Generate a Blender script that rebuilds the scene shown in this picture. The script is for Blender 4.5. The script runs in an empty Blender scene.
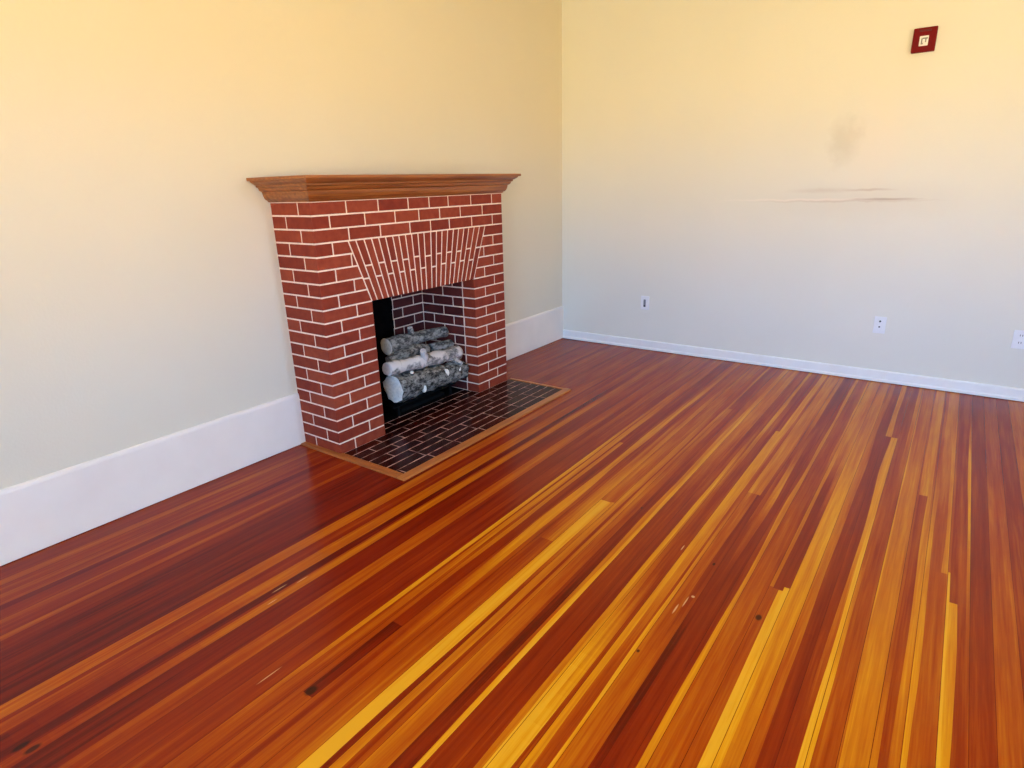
import bpy, bmesh, math, random
from mathutils import Vector, Matrix, noise
random.seed(7)
scene = bpy.context.scene
COL = scene.collection

# ------------------------------------------------------------------ helpers
def link(o, parent=None):
    COL.objects.link(o)
    if parent: o.parent = parent
    return o

def obj(name, bm, mats, parent=None, smooth=False):
    me = bpy.data.meshes.new(name)
    bm.normal_update()
    bm.to_mesh(me); bm.free()
    for m in (mats if isinstance(mats, (list, tuple)) else [mats]): me.materials.append(m)
    if smooth:
        for p in me.polygons: p.use_smooth = True
    return link(bpy.data.objects.new(name, me), parent)

def thing(name, label, cat, loc=(0, 0, 0), rotz=0, group=None):
    o = bpy.data.objects.new(name, None)
    o.empty_display_size = .05
    COL.objects.link(o)
    o.location = loc; o.rotation_euler = (0, 0, rotz)
    tag(o, label, cat, group)
    return o

def tag(o, label, cat, group=None):
    o['label'] = label; o['category'] = cat
    if group: o['group'] = group
    return o

def struct(o):
    o['kind'] = 'structure'
    return o

def cuboid(bm, a, b, mat=0, bevel=0.0, seg=1):
    x0, y0, z0 = a; x1, y1, z1 = b
    vs = [bm.verts.new(v) for v in ((x0,y0,z0),(x1,y0,z0),(x1,y1,z0),(x0,y1,z0),(x0,y0,z1),(x1,y0,z1),(x1,y1,z1),(x0,y1,z1))]
    fs = [bm.faces.new([vs[i] for i in f]) for f in ((0,3,2,1),(4,5,6,7),(0,1,5,4),(1,2,6,5),(2,3,7,6),(3,0,4,7))]
    for f in fs: f.material_index = mat
    if bevel:
        es = list({e for f in fs for e in f.edges})
        r = bmesh.ops.bevel(bm, geom=es, offset=bevel, segments=seg, affect='EDGES', profile=.5)
        for f in r['faces']: f.material_index = mat
    return fs

def cyl(bm, c, r, h, axis='Z', n=24, mat=0, r2=None):
    m = Matrix.Translation(c)
    if axis == 'Y': m = m @ Matrix.Rotation(math.pi/2, 4, 'X')
    if axis == 'X': m = m @ Matrix.Rotation(math.pi/2, 4, 'Y')
    k = bmesh.ops.create_cone(bm, cap_ends=True, segments=n, radius1=r, radius2=r if r2 is None else r2, depth=h, matrix=m)
    for f in {f for v in k['verts'] for f in v.link_faces}: f.material_index = mat

# ------------------------------------------------------------------ materials
def mat(name, rough=.5, spec=.5):
    m = bpy.data.materials.new(name); m.use_nodes = True
    nt = m.node_tree; b = nt.nodes['Principled BSDF']
    b.inputs['Roughness'].default_value = rough
    b.inputs['Specular IOR Level'].default_value = spec
    return m, nt, b

def srgb(r, g, b):
    f = lambda c: (c/255/12.92) if c/255 <= .04045 else ((c/255+.055)/1.055)**2.4
    return (f(r), f(g), f(b), 1)

def N(nt, t, **kw):
    n = nt.nodes.new(t)
    for k, v in kw.items(): setattr(n, k, v)
    return n

def ramp(nt, stops, interp='LINEAR'):
    r = N(nt, 'ShaderNodeValToRGB'); cr = r.color_ramp; cr.interpolation = interp
    while len(cr.elements) < len(stops): cr.elements.new(.5)
    for e, (p, c) in zip(cr.elements, stops): e.position = p; e.color = c
    return r

def math_(nt, op, a, b=None, c=None):
    n = N(nt, 'ShaderNodeMath', operation=op)
    for i, v in enumerate((a, b, c)):
        if v is None: continue
        if isinstance(v, (int, float)): n.inputs[i].default_value = v
        else: nt.links.new(v, n.inputs[i])
    return n.outputs[0]

def mixc(nt, fac, a, b, mode='MIX'):
    n = N(nt, 'ShaderNodeMix', data_type='RGBA', blend_type=mode)
    for s, v in ((n.inputs[0], fac), (n.inputs[6], a), (n.inputs[7], b)):
        if isinstance(v, (int, float, tuple)): s.default_value = v
        else: nt.links.new(v, s)
    return n.outputs[2]

def coords(nt, scale=(1, 1, 1)):
    tc = N(nt, 'ShaderNodeTexCoord'); mp = N(nt, 'ShaderNodeMapping')
    nt.links.new(tc.outputs['Object'], mp.inputs['Vector'])
    mp.inputs['Scale'].default_value = scale
    return mp.outputs[0]

def tex(nt, vec, scale, detail=4, rough=.55):
    n = N(nt, 'ShaderNodeTexNoise')
    n.inputs['Scale'].default_value = scale; n.inputs['Detail'].default_value = detail; n.inputs['Roughness'].default_value = rough
    nt.links.new(vec, n.inputs['Vector'])
    return n.outputs[0]

def bump(nt, b, height, strength, dist=.002):
    n = N(nt, 'ShaderNodeBump')
    n.inputs['Strength'].default_value = strength; n.inputs['Distance'].default_value = dist
    nt.links.new(height, n.inputs['Height']); nt.links.new(n.outputs[0], b.inputs['Normal'])

def simple(name, col, rough=.5, spec=.5, var=.06, sc=30, bs=0, metal=0):
    m, nt, b = mat(name, rough, spec)
    v = coords(nt); n = tex(nt, v, sc)
    hi = tuple(min(1, c*(1+var)) for c in col[:3])+(1,); lo = tuple(c*(1-var) for c in col[:3])+(1,)
    r = ramp(nt, [(.3, lo), (.7, hi)]); nt.links.new(n, r.inputs[0]); nt.links.new(r.outputs[0], b.inputs['Base Color'])
    b.inputs['Metallic'].default_value = metal
    if bs: bump(nt, b, n, bs)
    return m

# plaster walls: warm off-white paint, orange-peel bump; the back wall has a stain and scratches
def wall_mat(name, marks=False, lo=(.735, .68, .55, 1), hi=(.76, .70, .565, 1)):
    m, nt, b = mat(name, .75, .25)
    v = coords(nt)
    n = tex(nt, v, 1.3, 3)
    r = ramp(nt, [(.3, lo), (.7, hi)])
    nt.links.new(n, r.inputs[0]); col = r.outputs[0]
    if marks:
        sep = N(nt, 'ShaderNodeSeparateXYZ'); tc = N(nt, 'ShaderNodeTexCoord'); nt.links.new(tc.outputs['Object'], sep.inputs[0])
        X, Z = sep.outputs[0], sep.outputs[2]
        w = tex(nt, tc.outputs['Object'], 9, 5)
        w2 = math_(nt, 'MULTIPLY', math_(nt, 'SUBTRACT', w, .5), .16)
        def blob(cx, cz, rx, rz, soft, wob=1):
            dx = math_(nt, 'DIVIDE', math_(nt, 'SUBTRACT', math_(nt, 'ADD', X, math_(nt, 'MULTIPLY', w2, wob)), cx), rx)
            dz = math_(nt, 'DIVIDE', math_(nt, 'SUBTRACT', math_(nt, 'ADD', Z, math_(nt, 'MULTIPLY', w2, wob*.8)), cz), rz)
            d = math_(nt, 'SQRT', math_(nt, 'ADD', math_(nt, 'MULTIPLY', dx, dx), math_(nt, 'MULTIPLY', dz, dz)))
            mr = N(nt, 'ShaderNodeMapRange'); mr.inputs[1].default_value = 1+soft; mr.inputs[2].default_value = 1-soft
            mr.clamp = True; nt.links.new(d, mr.inputs[0]); return mr.outputs[0]
        # water stain beside the alarm
        col = mixc(nt, math_(nt, 'MULTIPLY', blob(2.17, 1.60, .080, .125,   .5, 1.3), .26), col, (.48, .43, .34, 1))
        # rough repaired patch, paler, right of the stain
        col = mixc(nt, math_(nt, 'MULTIPLY', blob(2.36, 1.60, .14, .34, .5), .22), col, (.92, .80, .70, 1))
        # horizontal scrape marks
        col = mixc(nt, math_(nt, 'MULTIPLY', blob(2.20, 1.222, .36, .006, .8, .3), .42), col, (.55, .45, .37, 1))
        col = mixc(nt, math_(nt, 'MULTIPLY', blob(2.02, 1.231, .40, .006, .8, .25), .6), col, (.96, .88, .80, 1))
        col = mixc(nt, math_(nt, 'MULTIPLY', blob(2.46, 1.232, .14, .006, .7, .1), .7), col, (.42, .33, .27, 1))
        col = mixc(nt, math_(nt, 'MULTIPLY', blob(2.36, 1.29, .10, .006, .8, .2), .5), col, (.50, .40, .33, 1))
        col = mixc(nt, math_(nt, 'MULTIPLY', blob(2.08, 1.29, .14, .012, .8, .2), .3), col, (.55, .45, .38, 1))
        col = mixc(nt, math_(nt, 'MULTIPLY', blob(2.36, 1.22, .36, .08, .9, .5), .14), col, (.5, .42, .36, 1))
    nt.links.new(col, b.inputs['Base Color'])
    bump(nt, b, tex(nt, v, 85, 3), .25, .002)
    return m

M_wall = wall_mat('wall_paint'); M_wall_back = wall_mat('wall_paint_lit_marked', True, (.785, .78, .71, 1), (.81, .80, .73, 1))  # one paint: light put into the colour, back wall lighter, others tanner
M_ceiling = simple('ceiling_paint', (.80, .78, .72), .8, .2)
M_trim = simple('white_trim_paint', (.88, .89, .90), .42, .45, .03, 6)
M_trim_wide = simple('wide_base_paint', (.87, .80, .73), .6, .2, .05, 2.5)
M_plastic = simple('white_plastic', (.86, .87, .9), .35, .5, .02)
M_slot = simple('dark_slot', (.03, .03, .035), .5, .4)
M_grey = simple('grey_plastic', (.22, .23, .25), .4, .5)
M_red = simple('red_alarm_plastic', (.165, .0008, .0035), .5, .12, .1, 40)
M_iron = simple('black_iron', (.004, .004, .004), .7, .12, .3, 60, .3)
M_gap = simple('shadow_gap_wood', (.05, .015, .006), .8, .2)

# painted brick: colour per brick from an attribute, mortar the second slot
def brick_mat():
    m, nt, b = mat('maroon_painted_brick', .6, .16)
    a = N(nt, 'ShaderNodeAttribute', attribute_name='tone')
    v = coords(nt); n1 = tex(nt, v, 22, 5); n2 = tex(nt, v, 140, 3)
    r = ramp(nt, [(0, (.16, .018, .013, 1)), (.5, (.26, .040, .020, 1)), (1, (.39, .080, .036, 1))])
    s = math_(nt, 'ADD', a.outputs['Fac'], math_(nt, 'MULTIPLY', math_(nt, 'SUBTRACT', n1, .5), .7))
    nt.links.new(s, r.inputs[0])
    nt.links.new(r.outputs[0], b.inputs['Base Color'])
    bump(nt, b, math_(nt, 'ADD', n1, math_(nt, 'MULTIPLY', n2, .4)), .35, .003)
    return m
M_brick = brick_mat()
M_mortar = simple('white_painted_mortar', (.90, .70, .56), .7, .3, .08, 50)
def dark_brick_mat():
    m, nt, b = mat('dark_maroon_brick', .55, .35)
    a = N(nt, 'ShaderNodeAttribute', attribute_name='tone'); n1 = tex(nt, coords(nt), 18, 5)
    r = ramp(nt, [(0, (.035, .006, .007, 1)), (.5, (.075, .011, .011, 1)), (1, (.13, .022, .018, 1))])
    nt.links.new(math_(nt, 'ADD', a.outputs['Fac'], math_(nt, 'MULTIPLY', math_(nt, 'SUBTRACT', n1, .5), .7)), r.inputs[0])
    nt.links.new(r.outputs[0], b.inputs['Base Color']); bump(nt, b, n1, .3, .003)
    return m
M_dark_brick = dark_brick_mat()  # darker maroon brick for the firebox back and right cheek
M_black_brick = simple('black_firebox_brick', (.003, .0025, .0025), .85, .05, .4, 20, .3)  # near-black brick for the firebox's left part, top and inner floor

def hearth_mats():
    m, nt, b = mat('dark_glazed_hearth_brick', .22, .12)
    a = N(nt, 'ShaderNodeAttribute', attribute_name='tone')
    v = coords(nt); n1 = tex(nt, v, 16, 4)
    r = ramp(nt, [(0, (.012, .002, .0015, 1)), (.6, (.034, .0035, .002, 1)), (1, (.062, .007, .004, 1))])
    nt.links.new(math_(nt, 'ADD', a.outputs['Fac'], math_(nt, 'MULTIPLY', math_(nt, 'SUBTRACT', n1, .5), .8)), r.inputs[0])
    nt.links.new(r.outputs[0], b.inputs['Base Color'])
    bump(nt, b, n1, .25, .002)
    m2, nt, b = mat('worn_hearth_mortar', .6, .4)
    v = coords(nt); n = tex(nt, v, 14, 4)
    r = ramp(nt, [(.36, (.08, .04, .035, 1)), (.58, (.62, .42, .36, 1))]); nt.links.new(n, r.inputs[0])
    nt.links.new(r.outputs[0], b.inputs['Base Color'])
    return m, m2
M_hbrick, M_hmortar = hearth_mats()

def wood_mat(name, c0, c1, rough, axis_scale):
    m, nt, b = mat(name, rough, .5)
    v = coords(nt, axis_scale); n = tex(nt, v, 1, 6, .6)
    r = ramp(nt, [(.32, c0), (.68, c1)]); nt.links.new(n, r.inputs[0]); nt.links.new(r.outputs[0], b.inputs['Base Color'])
    bump(nt, b, n, .1, .001)
    return m
M_mantel = wood_mat('oiled_mantel_wood', (.20, .055, .013, 1), (.42, .15, .035, 1), .33, (45, 2.2, 60))
M_edge = wood_mat('hearth_edge_wood', (.36, .10, .02, 1), (.56, .20, .04, 1), .35, (50, 4, 10))
M_edge_x = wood_mat('hearth_side_edge_wood', (.30, .075, .015, 1), (.50, .16, .03, 1), .35, (4, 50, 10))

GOUGES = [(2.318, -3.085, .0028, .028), (2.333, -3.03, .0022, .03), (2.345, -2.99, .006, .006), (2.205, -2.72, .002, .02), (1.075, -3.78, .002, .03), (1.12, -3.84, .002, .02), (1.10, -3.70, .002, .025), (1.42, -4.05, .002, .04)]
KNOTS = [(1.085, -4.575, .010, .022), (1.12, -4.56, .010, .02), (1.575, -4.015, .014, .02), (2.562, -2.974, .010, .016), (2.296, -3.337, .005, .007), (2.343, -2.761, .005, .010), (1.94, -2.52, .004, .008)]
def floor_mat():
    m, nt, b = mat('varnished_strip_floor', .3, .18)
    a = N(nt, 'ShaderNodeAttribute', attribute_name='tone')
    v = coords(nt, (38, 1.1, 1)); n = tex(nt, v, 1, 6, .62)
    v2 = coords(nt, (170, 4, 1)); n2 = tex(nt, v2, 1, 3, .6)
    v3 = coords(nt); n3 = tex(nt, v3, 1.6, 3)
    t = math_(nt, 'ADD', a.outputs['Fac'], math_(nt, 'MULTIPLY', math_(nt, 'SUBTRACT', n, .5), .62))
    t = math_(nt, 'ADD', t, math_(nt, 'MULTIPLY', math_(nt, 'SUBTRACT', n2, .5), .26))
    t = math_(nt, 'ADD', t, math_(nt, 'MULTIPLY', math_(nt, 'SUBTRACT', n3, .5), .12))
    r = ramp(nt, [(0, (.095, .005, .0002, 1)), (.14, (.185, .010, .0003, 1)), (.34, (.26, .022, .0005, 1)), (.52, (.38, .060, .001, 1)),
                  (.72, (.53, .145, .002, 1)), (.9, (.66, .25, .003, 1)), (1, (.72, .33, .012, 1))])
    t = math_(nt, 'ADD', math_(nt, 'MULTIPLY', math_(nt, 'SUBTRACT', t, .5), 1.12), .452)
    nt.links.new(t, r.inputs[0])
    # short pale scratches in the varnish
    vs = coords(nt, (16, 5, 1)); sc = tex(nt, vs, 3.2, 8, .75)
    ms = N(nt, 'ShaderNodeMapRange'); ms.inputs[1].default_value = .69; ms.inputs[2].default_value = .74
    nt.links.new(sc, ms.inputs[0])
    col = mixc(nt, math_(nt, 'MULTIPLY', ms.outputs[0], .35), r.outputs[0], (.75, .38, .14, 1))
    # dark knots and nail holes, then a few pale gouges
    tcf = N(nt, 'ShaderNodeTexCoord')
    for kx, ky, rx_, ry_, pale in [k+(0,) for k in KNOTS]+[k+(1,) for k in GOUGES]:
        mp = N(nt, 'ShaderNodeMapping'); mp.vector_type = 'POINT'
        mp.inputs['Scale'].default_value = (1/rx_, 1/ry_, 0); mp.inputs['Location'].default_value = (-kx/rx_, -ky/ry_, 0)
        nt.links.new(tcf.outputs['Object'], mp.inputs['Vector'])
        ln = N(nt, 'ShaderNodeVectorMath', operation='LENGTH'); nt.links.new(mp.outputs[0], ln.inputs[0])
        km = N(nt, 'ShaderNodeMapRange'); km.inputs[1].default_value = 1.2; km.inputs[2].default_value = .7
        nt.links.new(ln.outputs['Value'], km.inputs[0])
        col = mixc(nt, math_(nt, 'MULTIPLY', km.outputs[0], .6 if pale else .85), col, (.85, .50, .20, 1) if pale else (.02, .004, .001, 1))
    nt.links.new(col, b.inputs['Base Color'])
    rr = math_(nt, 'ADD', .16, math_(nt, 'MULTIPLY', n3, .14))
    nt.links.new(rr, b.inputs['Roughness'])
    bump(nt, b, math_(nt, 'ADD', n2, math_(nt, 'MULTIPLY', n, .6)), .10, .001)
    b.inputs['Coat Weight'].default_value = FLOOR_COAT
    b.inputs['Coat Roughness'].default_value = .16
    return m
FLOOR_COAT = .0
M_floor = floor_mat()

# ------------------------------------------------------------------ room shell (metres; left wall x=0, back wall y=0)
RX, RY, RZ, T = 4.6, -6.5, 2.95, .15

# floor: strip boards running along y, every board and its heart/sapwood streaks are strips of the one floor mesh
# (x_end, near tone, mid tone, far tone, y near/mid, y mid/far)   near = towards y=-6.5
cols = [
 (.120,2.2,2.0,2.2),(.165,2.9,2.4,2.2),(.230,2.3,2.0,2.2),(.312,2.6,2.2,2.5),(.345,1.0,1.3,2),(.406,1.9,1.8,2.4),(.440,2.8,2.6,2.2),
 (.506,1.9,1.6,2.6),(.537,2.8,2.4,2),(.586,1.5,1.2,2.6),(.693,.9,1.2,2.4),(.710,1.6,2.2,2.8),(.832,.8,1.2,2.4,-3.9,-2.0),(.868,.8,1.1,2.4),
 (.929,3.5,3.3,2.8),(.945,2.0,1.6,2.4),(.956,2.8,1.6,2.4,-4.2,-1.6),(.993,2.6,2.2,2.3,-4.2,-1.2),(1.057,1.0,3.7,2.8,-4.25,-1.9),(1.091,.7,1.0,2.6),
 (1.100,.9,2.4,2.6,-4.25,-2.6),(1.139,1.5,3.9,3.4,-4.45,-1.4),(1.221,.8,1.5,2.6,-4.1,-1.6),(1.241,1.4,1.8,3.0),(1.305,1.9,3.0,2.6,-4.3,-1.8),(1.336,1.6,1.8,3.0),
 (1.382,2.0,1.5,2.8,-4.0,-1.9),(1.412,2.4,2.0,3.0),(1.466,2.3,1.7,2.5,-4.1,-2.3),(1.486,2.9,4.9,3.2,-3.9,-1.7),(1.496,2.6,2.0,3.0),(1.523,2.7,4.1,3.2,-3.5,-1.2),(1.535,2.6,2.2,2.8),
 (1.558,2.7,4.2,2.5,-3.3,-1.914),(1.599,2.6,.7,1.9,-4.03,-3.67),(1.612,2.9,2.6,2.6,-4.2,-1.5),(1.632,1.9,4.4,3.0,-3.4,-1.5),(1.655,2.7,4.3,3.4,-3.3,-.9),(1.676,3.0,2.6,2.6),
 (1.694,2.8,2.4,2.8),(1.723,2.6,3.3,2.6,-2.965,-1.6),(1.752,3.1,4.0,3.2,-2.965,-1.4),(1.803,5.2,5.1,3.2,-3.4,-2.551),(1.820,1.6,4.6,3.3,-3.1,-2.545),(1.849,4.2,4.0,3.0,-3.4,-1.3),
 (1.865,2.4,2.4,2.6),(1.882,2.6,3.6,3.6,-3.4,-1.2),(1.908,3.7,3.4,2.4,-3.4,-1.079),(1.931,3.6,2.6,2.4,-3.2,-1.079),(1.946,3.3,1.5,2.6,-3.3,-2.2),(1.979,.9,1.6,3.1,-3.0,-2.0),(1.997,1.0,4.0,4.1,-3.6,-1.2),
 (2.014,4.9,4.5,4.1,-3.0,-1.0),(2.068,1.9,2.6,4.0,-2.9,-1.9),(2.088,2.1,2.4,3.9,-2.9,-1.8),(2.111,1.6,2.2,2.4),(2.123,1.4,2.4,2.5),(2.142,3.2,4.5,2.5,-3.5,-1.7),(2.150,5.2,3.6,2.4,-3.2,-1.8),
 (2.172,5.2,2.4,4.1,-3.1,-1.85),(2.205,5.3,2.2,2.6,-3.35,-1.5),(2.218,2.6,2.3,2.4),(2.240,4.3,4.4,2.4,-3.3,-1.295),(2.265,2.6,4.4,4.1,-3.0,-.8),(2.276,2.3,2.9,4.0),(2.289,4.8,3.0,3.0,-2.6,-2.12),
 (2.331,3.5,3.2,4.0,-3.2,-2.12),(2.349,3.4,1.3,4.0,-3.0,-2.122),(2.362,3.0,1.5,3.8,-2.8,-1.9),(2.385,1.0,2.8,4.0,-2.75,-1.3),(2.409,1.3,4.0,2.0,-2.5,-1.5),(2.443,1.6,2.3,2.1),(2.461,1.7,2.2,2.2),
 (2.479,4.6,4.3,4.2,-3.1,-1.4),(2.536,3.1,2.3,2.6),(2.549,3.0,2.2,4.0,-2.9,-1.6),(2.563,2.6,3.6,4.0,-2.78,-1.6),(2.584,2.5,1.6,4.0,-2.786,-1.55),(2.594,5.2,1.8,3.8,-2.787,-1.6),(2.613,5.3,1.9,3.9,-2.76,-1.97),(2.630,5.0,4.5,3.6),
 (2.671,3.6,4.5,3.6,-3.3,-1.1),(2.700,3.2,3.8,3.5,-3.0,-1.2),(2.728,1.9,2.1,2.2),(2.740,1.4,1.8,2.0),(2.768,2.0,1.9,4.2,-2.9,-1.058),(2.786,2.3,4.4,2.2,-2.9,-1.061),(2.800,5.0,4.6,2.3,-2.5,-1.061),
 (2.812,5.1,3.0,2.4,-2.75,-1.3),(2.842,2.9,2.9,2.4),(2.864,3.0,3.0,4.2,-2.9,-1.2),(2.871,3.0,4.5,4.1,-3.0,-1.0),(2.879,4.7,3.9,3.0,-3.0,-1.2),(2.931,4.0,3.8,3.2,-2.7,-1.3),(2.938,4.3,3.2,3.1,-3.0,-1.73),(2.946,4.7,2.4,4.2,-3.0,-1.73),
 (2.970,2.8,2.4,4.2,-3.1,-1.73),(2.985,3.0,4.2,4.2,-3.0,-1.7),(2.993,3.0,4.3,3.0,-3.1,-1.69),(3.009,4.5,4.3,3.0,-2.9,-1.69),(3.045,3.0,2.9,3.8,-2.365,-1.2),(3.064,2.9,3.9,3.7,-2.36,-.6),
 (3.072,5.0,2.9,2.4,-2.344,-1.0),(3.093,4.9,2.5,2.3,-2.54,-.9),(3.120,2.4,2.5,2.3,-2.546,-.7),(3.130,2.4,4.7,2.4,-2.42,-.75),(3.189,2.5,2.2,2.3),(3.252,3.0,3.1,2.9),(3.313,2.3,2.3,2.3),(3.345,3.0,2.6,3.3),
]
seams = {.12,.165,.23,.312,.406,.506,.586,.71,.832,.868,.929,.993,1.057,1.139,1.241,1.305,1.382,1.466,1.535,1.599,1.676,1.752,1.82,1.882,1.946,2.014,2.088,2.15,2.218,2.289,2.362,2.443,2.479,2.549,2.613,2.671,2.74,2.80,2.864,2.931,2.993,3.064,3.13,3.189,3.252,3.313}
x = 3.345
while x < RX:
    for w in (.062,) if random.random() < .6 else (.04, .022):
        x += w
        cols.append((round(x, 4), random.choice((2.0, 2.4, 2.8, 3.2, 4.2)), random.choice((2.0, 2.6, 3.0, 3.8)), random.choice((2.2, 2.8, 3.4))))
    seams.add(round(x, 4))
cols[-1] = (RX,) + cols[-1][1:]
HARD = {-1.914,-4.03,-2.551,-2.545,-2.965,-1.079,-1.295,-2.12,-2.122,-2.787,-2.786,-2.78,-2.76,-1.058,-1.061,-1.73,-2.365,-2.36,-2.344,-2.54,-2.546,-3.67}
def build_floor():
    rnd = random.Random(3)
    segs = []
    for c in cols:
        x1, a, b_, f = c[:4]
        y1, y2 = (c[4], c[5]) if len(c) > 4 else (-2.75+rnd.uniform(-.5, .5), -1.35+rnd.uniform(-.5, .5))
        segs.append((x1, [(y1, a), (y2, b_), (9, f)], len(c) > 4))
    ys = {round(RY+i*.06, 4) for i in range(int(-RY/.06)+1)} | {0.0, RY}
    for s in segs: ys |= {s[1][0][0], s[1][1][0]}
    ys = sorted(ys); ys2 = [ys[0]]
    for y in ys[1:]:
        if y-ys2[-1] > .0005: ys2.append(y)
    ys = ys2
    bm = bmesh.new(); lay = bm.loops.layers.float_color.new('tone')
    # boundary curves
    bounds = [(0.0, True)]
    for s in segs: bounds.append((s[0], s[0] in seams))
    bounds[-1] = (RX, True)
    def curve(i, off=0):
        X, seam = bounds[i]
        out = []
        gl = X-bounds[i-1][0] if i else .05
        gr = bounds[i+1][0]-X if i+1 < len(bounds) else .05
        amp = 0 if seam else min(.006, .38*min(gl, gr))
        for y in ys:
            w = amp*noise.noise(Vector((y*1.6, i*7.3, 0)))*1.6
            out.append(bm.verts.new((min(max(X+w+off, 0), RX), y, 0)))
        return out
    left = curve(0)
    for i, s in enumerate(segs):
        seam = bounds[i+1][1] and i+1 < len(bounds)-1
        right = curve(i+1, -.0008 if seam else 0)
        phase = rnd.uniform(-.25, .25)
        for j in range(len(ys)-1):
            ym = (ys[j]+ys[j+1])/2
            (ya, ta), (yb, tb), (_, tcc) = s[1]
            def step(yv): return float(ym >= yv) if round(yv, 3) in HARD else min(1, max(0, (ym-yv)/.9+.5))
            k1, k2 = step(ya), step(yb)
            t = (ta*(1-k1)+tb*k1)*(1-k2)+tcc*k2+phase
            f = bm.faces.new((left[j], right[j], right[j+1], left[j+1]))
            for l in f.loops: l[lay] = (t/5.5,)*3+(1,)
        left = right
        if seam:
            r2 = curve(i+1, .0008)
            for j in range(len(ys)-1):
                f = bm.faces.new((right[j], r2[j], r2[j+1], right[j+1]))
                for l in f.loops: l[lay] = (.14,)*3+(1,)
            left = r2
    # slab below
    cuboid(bm, (-.35, RY-T, -.1), (RX+T, T, -.002))
    return struct(obj('floor', bm, M_floor))
build_floor()

def wall_with_hole(name, m, a, b, axis, h0, h1, z0, z1):
    """box wall a..b with a rectangular opening along axis (0=x,1=y) between h0,h1 and z0,z1"""
    bm = bmesh.new()
    def seg(lo, hi, za, zb):
        if hi-lo < 1e-4 or zb-za < 1e-4: return
        p, q = list(a), list(b); p[axis] = lo; q[axis] = hi; p[2] = za; q[2] = zb
        cuboid(bm, p, q)
    seg(a[axis], h0, a[2], b[2]); seg(h1, b[axis], a[2], b[2])
    seg(h0, h1, a[2], z0); seg(h0, h1, z1, b[2])
    return struct(obj(name, bm, m))

FB0, FB1 = -2.55, -1.66            # firebox opening along y
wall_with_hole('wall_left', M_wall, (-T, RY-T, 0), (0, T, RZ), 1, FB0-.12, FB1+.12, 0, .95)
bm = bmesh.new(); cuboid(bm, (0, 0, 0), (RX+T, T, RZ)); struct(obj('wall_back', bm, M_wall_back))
WR = (-2.75, -2.1, .85, 2.25)       # window in the right wall (y0,y1,z0,z1)
WF = (2.3, 4.4, .75, 2.35)         # window behind the camera (x0,x1,z0,z1)
wall_with_hole('wall_right', M_wall, (RX, RY-T, 0), (RX+T, 0, RZ), 1, *WR)
wall_with_hole('wall_front', M_wall, (0, RY-T, 0), (RX, RY, RZ), 0, *WF)
bm = bmesh.new(); cuboid(bm, (-T, RY-T, RZ), (RX+T, T, RZ+.1)); struct(obj('ceiling', bm, M_ceiling))

def glass_mat():
    m = bpy.data.materials.new('window_glass'); m.use_nodes = True; nt = m.node_tree; nt.nodes.clear()
    o = N(nt, 'ShaderNodeOutputMaterial'); t = N(nt, 'ShaderNodeBsdfTransparent'); g = N(nt, 'ShaderNodeBsdfGlossy')
    g.inputs['Roughness'].default_value = .02; mx = N(nt, 'ShaderNodeMixShader'); mx.inputs[0].default_value = .06
    nt.links.new(t.outputs[0], mx.inputs[1]); nt.links.new(g.outputs[0], mx.inputs[2]); nt.links.new(mx.outputs[0], o.inputs[0])
    return m
M_glass = glass_mat()

def window(idx, axis, lo, hi, z0, z1, plane, inward):
    """sash window in a wall at plane; inward = +1/-1 direction of the room along the other axis"""
    def P(u, d, z): return (plane-inward*d, u, z) if axis == 1 else (u, plane-inward*d, z)
    def bx(bm, u0, u1, d0, d1, za, zb):
        p, q = P(u0, d0, za), P(u1, d1, zb)
        cuboid(bm, tuple(map(min, p, q)), tuple(map(max, p, q)))
    e = bpy.data.objects.new('window_%d' % idx, None); COL.objects.link(e); struct(e)
    e.location = P((lo+hi)/2, .05, z0)
    off = Vector(e.location)
    def fin(name, bm, m):
        bmesh.ops.translate(bm, verts=bm.verts, vec=-off); return obj(name, bm, m, e)
    bm = bmesh.new(); w = .05
    bx(bm, lo, lo+w, .02, .12, z0, z1); bx(bm, hi-w, hi, .02, .12, z0, z1)
    bx(bm, lo+w, hi-w, .02, .12, z0, z0+w); bx(bm, lo+w, hi-w, .02, .12, z1-w, z1)
    zm = (z0+z1)/2; bx(bm, lo+w, hi-w, .04, .10, zm-.02, zm+.02)
    um = (lo+hi)/2; bx(bm, um-.02, um+.02, .04, .10, z0+w, zm-.02); bx(bm, um-.02, um+.02, .04, .10, zm+.02, z1-w)
    fin('window_frame', bm, M_trim)
    bm = bmesh.new(); bx(bm, lo+w, hi-w, .066, .070, z0+w, z1-w); fin('window_pane', bm, M_glass)
    bm = bmesh.new(); c = .09
    bx(bm, lo-c, lo, -.018, 0, z0, z1+c); bx(bm, hi, hi+c, -.018, 0, z0, z1+c); bx(bm, lo, hi, -.018, 0, z1, z1+c)
    fin('window_casing', bm, M_trim)
    bm = bmesh.new(); bx(bm, lo-c-.02, hi+c+.02, -.06, .02, z0-.03, z0); fin('window_sill', bm, M_trim)
window(1, 1, *WR, RX, -1); window(2, 0, *WF, RY, 1)

# ------------------------------------------------------------------ fireplace dimensions
D, YL, YR, Z1, CO = .324, -2.881, -1.328, .0635, .067
ZT = Z1+19*CO                      # top of the brickwork
OZ = Z1+11*CO                      # head of the opening  (.80)
MJ = .0085                         # joint width

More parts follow.
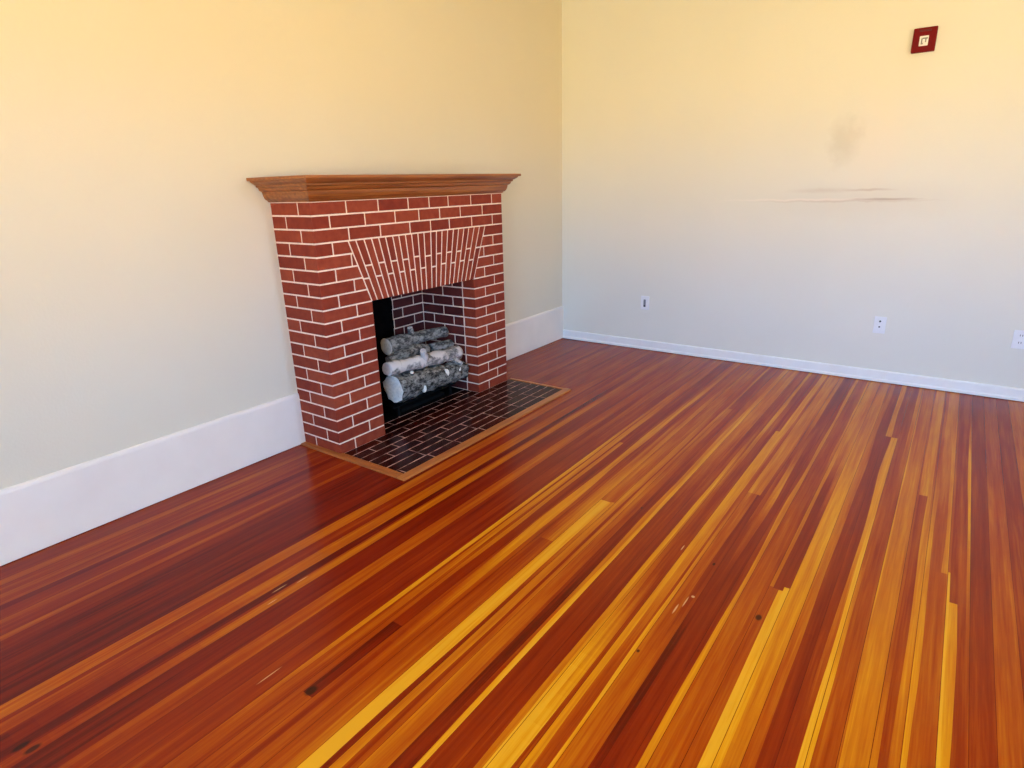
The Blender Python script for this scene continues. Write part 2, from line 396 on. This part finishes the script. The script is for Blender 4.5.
# baseboards: profile (depth, z) extruded
def board(name, prof, p0, p1, nrm, m):
    bm = bmesh.new(); n = Vector(nrm)
    A = [bm.verts.new(Vector((p0[0], p0[1], z))+n*d) for d, z in prof]
    B = [bm.verts.new(Vector((p1[0], p1[1], z))+n*d) for d, z in prof]
    k = len(prof)
    for i in range(k): bm.faces.new((A[i], A[(i+1) % k], B[(i+1) % k], B[i]))
    bm.faces.new(A[::-1]); bm.faces.new(B)
    bmesh.ops.recalc_face_normals(bm, faces=bm.faces)
    return struct(obj(name, bm, m))
wide = [(0, .004), (.014, .004), (.014, .288), (.011, .299), (.005, .305), (0, .306)]
low = [(0, .004), (.020, .004), (.020, .018), (.014, .026), (.013, .074), (.009, .081), (0, .083)]
board('baseboard_left', wide, (0, RY), (0, YL-.001), (1, 0, 0), M_trim_wide)
board('baseboard_left', wide, (0, YR+.001), (0, 0), (1, 0, 0), M_trim_wide)
board('baseboard_back', low, (.0145, 0), (RX, 0), (0, -1, 0), M_trim)
board('baseboard_right', low, (RX, -.0205), (RX, RY), (-1, 0, 0), M_trim)
board('baseboard_front', low, (.0145, RY), (RX-.0205, RY), (0, 1, 0), M_trim)

# ------------------------------------------------------------------ fireplace
fp = thing('fireplace', 'maroon painted brick fireplace with white joints, wooden mantel and flat brick arch against left wall', 'fireplace', (0, (YL+YR)/2, 0))
FO = Vector(fp.location)
rb = random.Random(11)

def fobj(name, bm, mats, parent=fp, smooth=False):
    bmesh.ops.translate(bm, verts=bm.verts, vec=-FO)
    return obj(name, bm, mats, parent, smooth)

class Bricks:
    def __init__(s):
        s.bm = bmesh.new(); s.lay = s.bm.loops.layers.float_color.new('tone')
    def add(s, pts_lo, pts_hi, tone=None, mat=0, bevel=.0016):
        """prism between two polygons (lists of points)"""
        bm = s.bm; t = rb.uniform(.36, .72) if tone is None else tone
        A = [bm.verts.new(p) for p in pts_lo]; B = [bm.verts.new(p) for p in pts_hi]; k = len(A)
        fs = [bm.faces.new(A[::-1]), bm.faces.new(B)]+[bm.faces.new((A[i], A[(i+1) % k], B[(i+1) % k], B[i])) for i in range(k)]
        for f in fs:
            f.material_index = mat
            for l in f.loops: l[s.lay] = (t, t, t, 1)
        if bevel:
            es = list({e for f in fs for e in f.edges})
            r = bmesh.ops.bevel(bm, geom=es, offset=bevel, segments=1, affect='EDGES')
            for f in r['faces']:
                f.material_index = mat
                for l in f.loops: l[s.lay] = (t, t, t, 1)
    def box(s, a, b, **k):
        x0, y0, z0 = a; x1, y1, z1 = b
        s.add([(x0,y0,z0),(x1,y0,z0),(x1,y1,z0),(x0,y1,z0)], [(x0,y0,z1),(x1,y0,z1),(x1,y1,z1),(x0,y1,z1)], **k)
    def done(s, name, mats, parent=fp):
        bmesh.ops.recalc_face_normals(s.bm, faces=s.bm.faces)
        return fobj(name, s.bm, mats, parent)

P_ = .0022                         # how far brick faces stand proud of the joints
h = MJ/2
A_TOPL, A_TOPR, A_TOPZ = -2.671, -1.519, Z1+16*CO     # flat arch
def arch_edge_l(z): return A_TOPL+(FB0-A_TOPL)*(A_TOPZ-z)/(A_TOPZ-OZ)
def arch_edge_r(z): return A_TOPR+(FB1-A_TOPR)*(A_TOPZ-z)/(A_TOPZ-OZ)

B = Bricks()
# core (mortar) blocks
core = .0
B.box((0.0, YL+P_, 0), (D-P_, FB0-P_, OZ), mat=1, bevel=0)
B.box((0.0, FB1+P_, 0), (D-P_, YR-P_, OZ), mat=1, bevel=0)
B.box((0.0, YL+P_, OZ), (D-P_, YR-P_, ZT), mat=1, bevel=0)
rowA = [-2.66, -2.442, -2.215, -2.042, -1.873, -1.655, -1.437]
rowB = [-2.773, -2.543, -2.324, -2.135, -1.956, -1.764, -1.542]
BD = .10                           # brick depth into the core
def course(k):
    z0 = 0.0 if k == 0 else Z1+(k-1)*CO
    z1 = Z1+k*CO
    zb0, zb1 = z0+(h if k else .001), z1-h
    isA = (19-k) % 2 == 0
    js = rowA if isA else rowB
    # left side wall face (y = YL): one bed + the corner brick
    sj = D-(.10 if isA else .21)
    B.box((.002, YL, zb0), (sj-h, YL+BD, zb1))
    front = [YL]+js+[YR]
    zm = (z0+z1)/2
    in_open = z1 <= OZ+.001
    in_arch = (z0 >= OZ-.001) and (z1 <= A_TOPZ+.001)
    # front bricks, clipped by opening or by the arch edges
    for i in range(len(front)-1):
        ya, yb = front[i], front[i+1]
        ya_ = ya+(h if i else 0); yb_ = yb-(h if i < len(front)-2 else 0)
        first, last = i == 0, i == len(front)-2
        xin = sj+h if first else D-BD
        if not (in_open or in_arch):
            if first: B.box((xin, YL, zb0), (D, yb_, zb1))
            else: B.box((xin, ya_, zb0), (D, yb_, zb1))
            continue
        eL0 = (FB0 if in_open else arch_edge_l(zb0)-h); eL1 = (FB0 if in_open else arch_edge_l(zb1)-h)
        eR0 = (FB1 if in_open else arch_edge_r(zb0)+h); eR1 = (FB1 if in_open else arch_edge_r(zb1)+h)
        if ya_ < max(eL0, eL1)-.012:       # left pier
            r0, r1 = max(ya_+.004, min(yb_, eL0)), max(ya_+.004, min(yb_, eL1))
            if first: B.box((xin, YL, zb0), (D, yb_, zb1))
            else: B.add([(xin,ya_,zb0),(D,ya_,zb0),(D,r0,zb0),(xin,r0,zb0)], [(xin,ya_,zb1),(D,ya_,zb1),(D,r1,zb1),(xin,r1,zb1)])
        if yb_ > min(eR0, eR1)+.012:       # right pier
            l0, l1 = min(yb_-.004, max(ya_, eR0)), min(yb_-.004, max(ya_, eR1))
            if in_open and l0 < FB1+.03: l0 = l1 = FB1
            x_in = D-.105
            if in_arch or ya_ > FB1+.001: x_in = D-BD
            B.add([(x_in,l0,zb0),(D,l0,zb0),(D,yb_,zb0),(x_in,yb_,zb0)], [(x_in,l1,zb1),(D,l1,zb1),(D,yb_,zb1),(x_in,yb_,zb1)])
    # right side face (y = YR)
    cut = D-BD-h
    B.box((.002, YR-BD, zb0), (.11-h, YR, zb1)); B.box((.11+h, YR-BD, zb0), (cut, YR, zb1))
    # left pier's inner face
    if in_open: B.box((.002, FB0-.09, zb0), (D-BD-h, FB0, zb1))
for k in range(20): course(k)
B.done('brick_surround', [M_brick, M_mortar])

# flat arch: 22 tapering soldiers, each cut once
B = Bricks()
tops = [-2.671,-2.621,-2.565,-2.512,-2.461,-2.41,-2.356,-2.309,-2.257,-2.207,-2.155,-2.104,-2.045,-1.995,-1.944,-1.892,-1.838,-1.788,-1.736,-1.686,-1.632,-1.577,-1.519]
def bot(t): return FB0+(FB1-FB0)*(t-A_TOPL)/(A_TOPR-A_TOPL)
za, zb = OZ, A_TOPZ
def lat(t, z): return bot(t)+(t-bot(t))*(z-za)/(zb-za)
B.add([(D-.1,FB0+.001,za+.003),(D-P_+.0008,FB0+.001,za+.003),(D-P_+.0008,FB1-.001,za+.003),(D-.1,FB1-.001,za+.003)],
      [(D-.1,A_TOPL,zb-.001),(D-P_+.0008,A_TOPL,zb-.001),(D-P_+.0008,A_TOPR,zb-.001),(D-.1,A_TOPR,zb-.001)], mat=1, bevel=0)
for i in range(22):
    t0, t1 = tops[i], tops[i+1]
    cut = zb-(zb-za)*((.61 if i % 2 == 0 else .41)+rb.uniform(-.015, .015))
    for (c0, c1) in ((za, cut-h), (cut+h, zb-h)):
        B.add([(D-.105,lat(t0,c0)+h,c0),(D+.0006,lat(t0,c0)+h,c0),(D+.0006,lat(t1,c0)-h,c0),(D-.105,lat(t1,c0)-h,c0)],
              [(D-.105,lat(t0,c1)+h,c1),(D+.0006,lat(t0,c1)+h,c1),(D+.0006,lat(t1,c1)-h,c1),(D-.105,lat(t1,c1)-h,c1)], tone=rb.uniform(.3, .7))
B.done('brick_arch', [M_brick, M_mortar])

# firebox lining: right cheek, back, left cheek, smoke shelf above
B = Bricks(); XB = -.165
B.box((XB-.1, FB0-.1, 0), (XB-P_, FB1+.1, .9), mat=1, bevel=0)
B.box((XB-P_, FB1+P_, 0), (.01, FB1+.1, .9), mat=1, bevel=0)
B.box((XB-P_, FB0-.1, 0), (.01, FB0-P_, .9), mat=2, bevel=0)
B.box((XB-.1, FB0-.1, .9), (.01, FB1+.1, .94), mat=2, bevel=0)
zs = [0]+[Z1+k*CO for k in range(0, 12)]
for k in range(len(zs)-1):
    zb0, zb1 = zs[k]+h, zs[k+1]-h
    # back wall: dark maroon brick at the right, black further left
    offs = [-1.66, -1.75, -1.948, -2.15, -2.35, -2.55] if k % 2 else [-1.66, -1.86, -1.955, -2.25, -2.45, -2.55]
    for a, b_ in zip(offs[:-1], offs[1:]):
        is_black = a < -1.93
        B.box((XB-.05, b_+h, zb0), (XB, a-h if a != -1.66 else a, zb1), mat=2 if is_black else 3, tone=rb.uniform(.2, .8))
    if k > 0:
        B.box((XB-.06, FB0-.05, zb0-2*h), (XB-.0012, -1.957, zb0+.0001), mat=2, bevel=0)
    # right cheek, bonded against the front pier's return
    js = [XB, XB+.105, XB+.29, D-.108] if k % 2 else [XB, XB+.20, D-.108]
    for a, b_ in zip(js[:-1], js[1:]):
        B.box((a+h, FB1, zb0), (b_-h, FB1+.08, zb1), mat=3, tone=rb.uniform(.5, 1))
    for a, b_ in zip(js[:-1], js[1:]):
        B.box((a+h, FB0-.08, zb0), (min(b_-h, .0), FB0, zb1), mat=2) if a+h < -.01 else None
B.box((XB-.05, FB0-.05, 0), (XB-.0008, -1.957, .89), mat=2, bevel=0)
B.done('firebox_lining', [M_brick, M_mortar, M_black_brick, M_dark_brick])

# hearth: dark brick paving in rows along the front, running into the firebox
B = Bricks(); HX, HL, HR = .797, -2.868, -1.30
B.box((D-.15, FB0+.001, -.05), (D, FB1-.001, .0015), mat=1, bevel=0)
B.box((XB, FB0+.001, -.05), (D-.15, FB1-.001, .0015), mat=2, bevel=0)
B.box((D+.0005, HL, -.05), (HX, HR, .0015), mat=1, bevel=0)
x = D; n = 0; pw = (HX-D)/7
offd = [-2.415, -2.30, -2.41, -2.29, -2.41, -2.19, -2.40]
for r in range(7):
    x0, x1 = D+r*pw, D+(r+1)*pw
    js = [HL]+sorted(offd[r]+.222*k for k in range(-4, 8) if HL+.02 < offd[r]+.222*k < HR-.02)+[HR]
    for a, b_ in zip(js[:-1], js[1:]):
        B.box((x0+h*.9, a+h*.9, -.02), (x1-h*.9, b_-h*.9, .003), tone=rb.uniform(.3, .9), bevel=.001)
for r in range(7):
    x1, x0 = D-r*.0675, D-(r+1)*.0675
    o = -2.41+(.11 if r % 2 == 0 else 0)
    js = [FB0+.002]+sorted(o+.222*k for k in range(-4, 8) if FB0+.03 < o+.222*k < FB1-.03)+[FB1-.002]
    for a, b_ in zip(js[:-1], js[1:]):
        B.box((x0+h*.9, a+h*.9, -.02), (x1-h*.9, b_-h*.9, .003), tone=rb.uniform(0, .3), bevel=.001, mat=0 if r < 2 else 2)
B.done('hearth', [M_hbrick, M_hmortar, M_black_brick])

# wooden edging strips round the hearth
def strip(a, b_, m):
    bm = bmesh.new(); cuboid(bm, a, b_, bevel=.003, seg=2); return fobj('hearth_edging', bm, m)
strip((HX, HL-.048, -.01), (HX+.051, HR+.022, .010), M_edge)
strip((.0145, HL-.048, -.01), (HX-.0005, HL-.0135 if False else YL-.0005, .010), M_edge_x)
strip((D+.001, YL, -.01), (HX-.0005, HL, .010), M_edge_x)
strip((D+.001, HR, -.01), (HX-.0005, HR+.022, .007), M_edge)

# mantel: top board over a stepped ogee moulding, returned on both ends
def mantel_piece(name, prof, m):
    """prof: (depth below top, offset 0..1)"""
    bm = bmesh.new(); ZTOP = 1.456; rings = []
    for d, o in prof:
        oy, ox, orr = .110*o, .143*o, .034*o
        z = ZTOP-d
        rings.append([bm.verts.new(v) for v in ((.0, YL-oy, z), (D+ox, YL-oy, z), (D+ox, YR+orr, z), (.0, YR+orr, z))])
    for a, b_ in zip(rings[:-1], rings[1:]):
        for i in range(4): bm.faces.new((a[i], a[(i+1) % 4], b_[(i+1) % 4], b_[i]))
    bm.faces.new(rings[0]); bm.faces.new(rings[-1][::-1])
    bmesh.ops.recalc_face_normals(bm, faces=bm.faces)
    return fobj(name, bm, m)
ms = mantel_piece('mantel_shelf', [(0, .985), (.002, 1), (.0135, 1), (.0155, .98)], M_mantel)
mantel_piece('mantel_moulding', [(.0155, .86), (.020, .85), (.026, .79), (.031, .70), (.035, .66), (.0355, .60), (.043, .60), (.047, .57), (.049, .50), (.056, .48), (.062, .455), (.067, .37),
                                 (.069, .33), (.085, .305), (.100, .25), (.108, .19), (.110, .12), (.119, .06), (1.456-ZT, .03)], M_mantel)

# ------------------------------------------------------------------ ceramic logs
def log_mat(name, bark0, bark1, pale, palefac):
    m, nt, b = mat(name, .85, .15)
    v = coords(nt, (1, 1, 1)); n = tex(nt, coords(nt, (1, .55, 1)), 42, 8, .7); n2 = tex(nt, coords(nt), 9, 3)
    a = N(nt, 'ShaderNodeAttribute', attribute_name='tone')
    r = ramp(nt, [(.42, bark0), (.60, bark1)]); nt.links.new(n, r.inputs[0])
    mr = N(nt, 'ShaderNodeMapRange'); mr.inputs[1].default_value = .60-palefac; mr.inputs[2].default_value = .66-palefac
    nt.links.new(n2, mr.inputs[0])
    c = mixc(nt, mr.outputs[0], r.outputs[0], pale) if palefac > 0 else r.outputs[0]
    ne = tex(nt, v, 60, 4)
    re = ramp(nt, [(.3, tuple(c_*.8 for c_ in pale[:3])+(1,)), (.6, pale)]); nt.links.new(ne, re.inputs[0])
    c = mixc(nt, a.outputs['Fac'], c, re.outputs[0])
    nt.links.new(c, b.inputs['Base Color'])
    bump(nt, b, n, .9, .012)
    return m
PALE = (.97, .93, .86, 1)
M_log_bark = log_mat('dark_grey_bark_log', (.016, .015, .014, 1), (.33, .315, .29, 1), PALE, 0)
M_log_grey = log_mat('smooth_grey_log', (.06, .058, .055, 1), (.38, .365, .34, 1), PALE, .0)
M_log_pale = log_mat('pale_stripped_log', (.16, .15, .145, 1), (.60, .54, .51, 1), (.74, .67, .63, 1), .10)

def tube_into(bm, lay, pts, rad, n=20, cap=(1, 1), rough=.06, seed=0, endtone=1, phase=0, tone=0.0):
    """tapered bark tube along pts with noisy radius and capped ends"""
    rings = []
    P = [Vector(p) for p in pts]
    for i, p in enumerate(P):
        d = (P[min(i+1, len(P)-1)]-P[max(i-1, 0)]).normalized()
        up = Vector((0, 0, 1)) if abs(d.z) < .9 else Vector((1, 0, 0))
        u = d.cross(up).normalized(); w = u.cross(d)
        r = rad[i] if isinstance(rad, (list, tuple)) else rad
        ring = []
        for k in range(n):
            a = 2*math.pi*k/n+phase
            q = p+(u*math.cos(a)+w*math.sin(a))*r
            q += (q-p)*rough*2*noise.noise(Vector((q.x*28+seed, q.y*14, q.z*28)))
            ring.append(bm.verts.new(q))
        rings.append(ring)
    for a_, b_ in zip(rings[:-1], rings[1:]):
        for k in range(n):
            f = bm.faces.new((a_[k], a_[(k+1) % n], b_[(k+1) % n], b_[k])); f.smooth = True
            for l in f.loops: l[lay] = (tone,)*3+(1,)
    for e, (ring, pc) in enumerate(((rings[0], P[0]), (rings[-1], P[-1]))):
        d = (P[0]-P[1]).normalized() if e == 0 else (P[-1]-P[-2]).normalized()
        inner = [bm.verts.new(pc+(v.co-pc)*.80+d*.003) for v in ring]
        c = bm.verts.new(pc+d*.001)
        for k in range(n):
            k2 = (k+1) % n
            q = (ring[k2], ring[k], inner[k], inner[k2]) if e == 0 else (ring[k], ring[k2], inner[k2], inner[k])
            f = bm.faces.new(q)
            for l in f.loops: l[lay] = (cap[e],)*3+(1,)
            f = bm.faces.new((inner[k2], inner[k], c) if e == 0 else (inner[k], inner[k2], c))
            for l in f.loops: l[lay] = (cap[e],)*3+(1,)

def lerp_pts(p, q, n, bow=(0, 0, 0)):
    p, q, b_ = Vector(p), Vector(q), Vector(bow)
    return [p.lerp(q, i/(n-1))+b_*math.sin(math.pi*i/(n-1)) for i in range(n)]

def log_thing(name, label, pts, rad, m, stubs, knots, seed, cap=(1, 1), rough=.06):
    bm = bmesh.new(); lay = bm.loops.layers.float_color.new('tone')
    base = Vector(pts[0]).lerp(Vector(pts[-1]), .5)
    tube_into(bm, lay, pts, rad, cap=cap, seed=seed, rough=rough)
    bmesh.ops.translate(bm, verts=bm.verts, vec=-base)
    bmesh.ops.recalc_face_normals(bm, faces=bm.faces)
    o = obj(name, bm, m); o.location = base
    tag(o, label, 'fireplace log', 'logs stacked in the fireplace')
    for (p, q, r0, r1) in stubs:
        bm = bmesh.new(); lay = bm.loops.layers.float_color.new('tone')
        pp = lerp_pts(p, q, 6); tube_into(bm, lay, pp, [r0+(r1-r0)*i/5 for i in range(6)], n=12, seed=seed+3, cap=(0, .8))
        bmesh.ops.translate(bm, verts=bm.verts, vec=-base); bmesh.ops.recalc_face_normals(bm, faces=bm.faces)
        obj('branch_stub', bm, m, o)
    for (p, nrm, rx, rz) in knots:
        bm = bmesh.new(); lay = bm.loops.layers.float_color.new('tone')
        nv = Vector(nrm).normalized()
        tube_into(bm, lay, lerp_pts(Vector(p)-nv*.012, Vector(p)+nv*.006, 3), [rx, rx, rx*.8], n=12, cap=(0, 1), rough=.15, tone=.9)
        bmesh.ops.scale(bm, verts=bm.verts, vec=(1, 1, rz/rx), space=Matrix.Translation(-Vector(p)))
        bmesh.ops.translate(bm, verts=bm.verts, vec=-base); bmesh.ops.recalc_face_normals(bm, faces=bm.faces)
        obj('pale_knot', bm, m, o)
    return o

log_thing('bottom_log', 'thick dark bark ceramic log with white cut end, lowest and frontmost in fireplace',
          lerp_pts((.20, -2.345, .204), (.215, -1.712, .168), 26, (0, 0, .004)), [.0865+(.066-.0865)*i/25+.003*math.sin(i*1.3) for i in range(26)], M_log_bark,
          [((.23, -2.20, .25), (.262, -2.235, .294), .016, .012)],
          [((.277, -2.15, .165), (1, 0, .1), .015, .026), ((.276, -1.93, .215), (1, 0, .5), .020, .030), ((.268, -1.80, .205), (1, 0, .5), .015, .02)], 5, rough=.09)
log_thing('middle_log', 'pale stripped ceramic log with branch stubs lying on the thick bottom log',
          lerp_pts((.205, -2.385, .346), (.205, -1.73, .296), 24, (0, 0, -.004)), [.043+.003*math.sin(i*.9)+(.004 if i > 18 else 0) for i in range(24)], M_log_pale,
          [((.225, -2.07, .335), (.262, -2.125, .408), .027, .018), ((.215, -1.82, .29), (.275, -1.775, .235), .022, .015)], [], 9, rough=.07)
log_thing('back_log', 'long grey ceramic log with upright knob, topmost and rearmost in fireplace',
          lerp_pts((.05, -2.235, .432), (.07, -1.70, .422), 22, (0, 0, .008)), [.055-.0165*min(1, i/12) for i in range(22)], M_log_grey,
          [((.06, -2.01, .44), (.06, -2.025, .515), .024, .019)], [], 15, rough=.07)
log_thing('curved_log', 'curved grey ceramic log wedged behind the pale log, under the top log',
          [(.085+.02*math.sin(i*.3), -2.26+.36*i/20, .335+.028*math.sin(math.pi*i/20)) for i in range(21)], [.040+.008*math.sin(math.pi*i/20) for i in range(21)], M_log_grey,
          [((.085, -2.02, .36), (.06, -1.97, .40), .022, .018)], [], 21, cap=(.3, 0), rough=.07)
log_thing('rear_log', 'short grey ceramic log at the right rear, between top log and pale log',
          lerp_pts((.09, -1.875, .332), (.11, -1.70, .330), 10), [.043]*10, M_log_grey, [], [], 33, cap=(0, .2), rough=.07)

# grate carrying the logs
gr = thing('log_grate', 'black iron grate under the ceramic logs in the fireplace', 'fireplace grate', (.10, -2.04, .003))
def gobj(name, bm): 
    bmesh.ops.translate(bm, verts=bm.verts, vec=-Vector(gr.location)); return obj(name, bm, M_iron, gr)
for y in (-2.30, -2.17, -2.04, -1.91, -1.78):
    bm = bmesh.new(); cuboid(bm, (-.06, y-.007, .080), (.21, y+.007, .094), bevel=.002); gobj('bar', bm)
for xx in (-.03, .17):
    bm = bmesh.new(); cuboid(bm, (xx-.008, -2.34, .066), (xx+.008, -1.74, .080), bevel=.002); gobj('cross_rail', bm)
    for y in (-2.29, -1.79):
        bm = bmesh.new(); cuboid(bm, (xx-.008, y-.008, .0035), (xx+.008, y+.008, .066), bevel=.002); gobj('leg', bm)
bm = bmesh.new(); cuboid(bm, (.0, -2.25, .0035), (.15, -1.83, .03), bevel=.006, seg=2)
bn = obj('burner_pan', bm, M_iron); tag(bn, 'low black burner pan on the firebox floor beneath the grate', 'gas burner')

# ------------------------------------------------------------------ wall fittings on the back wall
def plate(bm, cx, cz, w, hh, d=.007, mat=0):
    cuboid(bm, (cx-w/2, -d, cz-hh/2), (cx+w/2, 0, cz+hh/2), mat=mat, bevel=.0025, seg=2)
def recess(name, cx, cz, w, hh, parent, m, d0=.0065, d1=.0085):
    bm = bmesh.new(); cuboid(bm, (cx-w/2, -d1, cz-hh/2), (cx+w/2, -d0, cz+hh/2), bevel=.0006); return obj(name, bm, m, parent)

# left plate: one tall grey insert
o = thing('wall_switch_plate', 'small white wall plate with narrow grey insert, nearest the corner on back wall', 'wall plate', (.819, 0, .405))
bm = bmesh.new(); plate(bm, 0, 0, .074, .116); obj('cover_plate', bm, M_plastic, o)
recess('insert', -.002, -.002, .020, .062, o, M_grey)
recess('lower_slot', -.002, -.027, .014, .014, o, M_slot, .0085, .0092)
# middle plate: two round dark holes
o = thing('cable_plate', 'white wall plate with two dark holes, middle one low on back wall', 'wall plate', (2.547, 0, .402))
bm = bmesh.new(); plate(bm, 0, 0, .072, .116); obj('cover_plate', bm, M_plastic, o)
for zz, r in ((.027, .0065), (-.012, .0055)):
    bm = bmesh.new(); cyl(bm, (0, -.008, zz), r*1.5, .006, 'Y', 20); obj('collar', bm, M_plastic, o)
    bm = bmesh.new(); cyl(bm, (0, -.0115, zz), r, .003, 'Y', 20); obj('hole', bm, M_slot, o)
# right plate: duplex outlet at the picture's edge
o = thing('power_outlet', 'white duplex power outlet low on back wall at right edge of picture', 'power outlet', (3.305, 0, .392))
bm = bmesh.new(); plate(bm, 0, 0, .076, .116); obj('cover_plate', bm, M_plastic, o)
for zz in (.023, -.023):
    bm = bmesh.new(); cyl(bm, (0, -.0078, zz), .0165, .003, 'Y', 24); s = obj('socket', bm, M_plastic, o)
    for xx in (-.006, .006):
        bm = bmesh.new(); cuboid(bm, (xx-.0015, -.0100, zz-.001), (xx+.0015, -.0088, zz+.010)); obj('slot', bm, M_slot, s)

# fire alarm
o = thing('fire_alarm', 'square red fire alarm with white centre lens high on back wall', 'fire alarm', (2.536, 0, 2.143))
bm = bmesh.new(); cuboid(bm, (-.060, -.030, -.066), (.060, 0, .066), bevel=.005, seg=3); obj('housing', bm, M_red, o)
bm = bmesh.new(); cuboid(bm, (-.024, -.038, -.034), (.022, -.0295, .020), bevel=.003, seg=2); ln = obj('strobe_lens', bm, M_plastic, o)
bm = bmesh.new()
cuboid(bm, (-.014, -.0405, -.018), (-.008, -.0375, .006)); cuboid(bm, (.006, -.0405, -.016), (.012, -.0375, .006))
cuboid(bm, (-.008, -.0405, .002), (.018, -.0375, .009)); cuboid(bm, (-.014, -.0405, -.026), (-.004, -.0375, -.018)); obj('reflector', bm, M_grey, ln)
bm = bmesh.new()
for zz in (.046, .052): cuboid(bm, (-.03, -.0312, zz-.001), (.03, -.0298, zz+.001))
obj('sounder_grille', bm, M_slot, o)

# ------------------------------------------------------------------ daylight: blue sky over sunlit warm ground, through the two windows
w = bpy.data.worlds.new('World'); scene.world = w; w.use_nodes = True
nt = w.node_tree; bg = nt.nodes['Background']
tc = N(nt, 'ShaderNodeTexCoord'); sp = N(nt, 'ShaderNodeSeparateXYZ'); nt.links.new(tc.outputs['Generated'], sp.inputs[0])
mr = N(nt, 'ShaderNodeMapRange'); mr.inputs[1].default_value = -.5; mr.inputs[2].default_value = .5; nt.links.new(sp.outputs[2], mr.inputs[0])
SKY = (.40, .90, 1.72); GND = (1.62, 1.26, .60); MIDC = (1.2, 1.05, .9)
wr = ramp(nt, [(0, tuple(c*.8 for c in GND)+(1,)), (.46, GND+(1,)), (.54, MIDC+(1,)), (.60, SKY+(1,)), (1, tuple(c*.8 for c in SKY)+(1,))])
nt.links.new(mr.outputs[0], wr.inputs[0]); nt.links.new(wr.outputs[0], bg.inputs[0])
bg.inputs[1].default_value = WORLD = 20.5
def portal(name, loc, rot, sx, sy):
    l = bpy.data.lights.new(name, 'AREA'); l.shape = 'RECTANGLE'; l.size = sx; l.size_y = sy
    l.cycles.is_portal = True
    o = bpy.data.objects.new(name, l); COL.objects.link(o); o.location = loc; o.rotation_euler = rot
portal('portal_right', (RX+T+.01, (WR[0]+WR[1])/2, (WR[2]+WR[3])/2), (0, math.radians(90), 0), WR[3]-WR[2], WR[1]-WR[0])
portal('portal_front', ((WF[0]+WF[1])/2, RY-T-.01, (WF[2]+WF[3])/2), (math.radians(90), 0, 0), WF[1]-WF[0], WF[3]-WF[2])

# ------------------------------------------------------------------ camera
F_PX = 607.8807
pitch, yaw, roll = math.radians(-18.2026), math.radians(36.2068), math.radians(-1.6441)
fwd = Vector((-math.sin(yaw)*math.cos(pitch), math.cos(yaw)*math.cos(pitch), math.sin(pitch)))
right = fwd.cross(Vector((0, 0, 1))).normalized(); up = right.cross(fwd)
r2 = right*math.cos(roll)+up*math.sin(roll); u2 = -right*math.sin(roll)+up*math.cos(roll)
cd = bpy.data.cameras.new('camera'); cam = bpy.data.objects.new('camera', cd); COL.objects.link(cam)
cam.matrix_world = Matrix(((r2.x, u2.x, -fwd.x, 2.9057), (r2.y, u2.y, -fwd.y, -4.7944), (r2.z, u2.z, -fwd.z, 1.3919), (0, 0, 0, 1)))
cd.sensor_width = 36; cd.lens = F_PX*36/1024; cd.clip_start = .02
scene.camera = cam

vs = scene.view_settings
vs.view_transform = 'Standard'; vs.look = 'None'; vs.gamma = 1; vs.use_curve_mapping = False; vs.exposure = 0.0
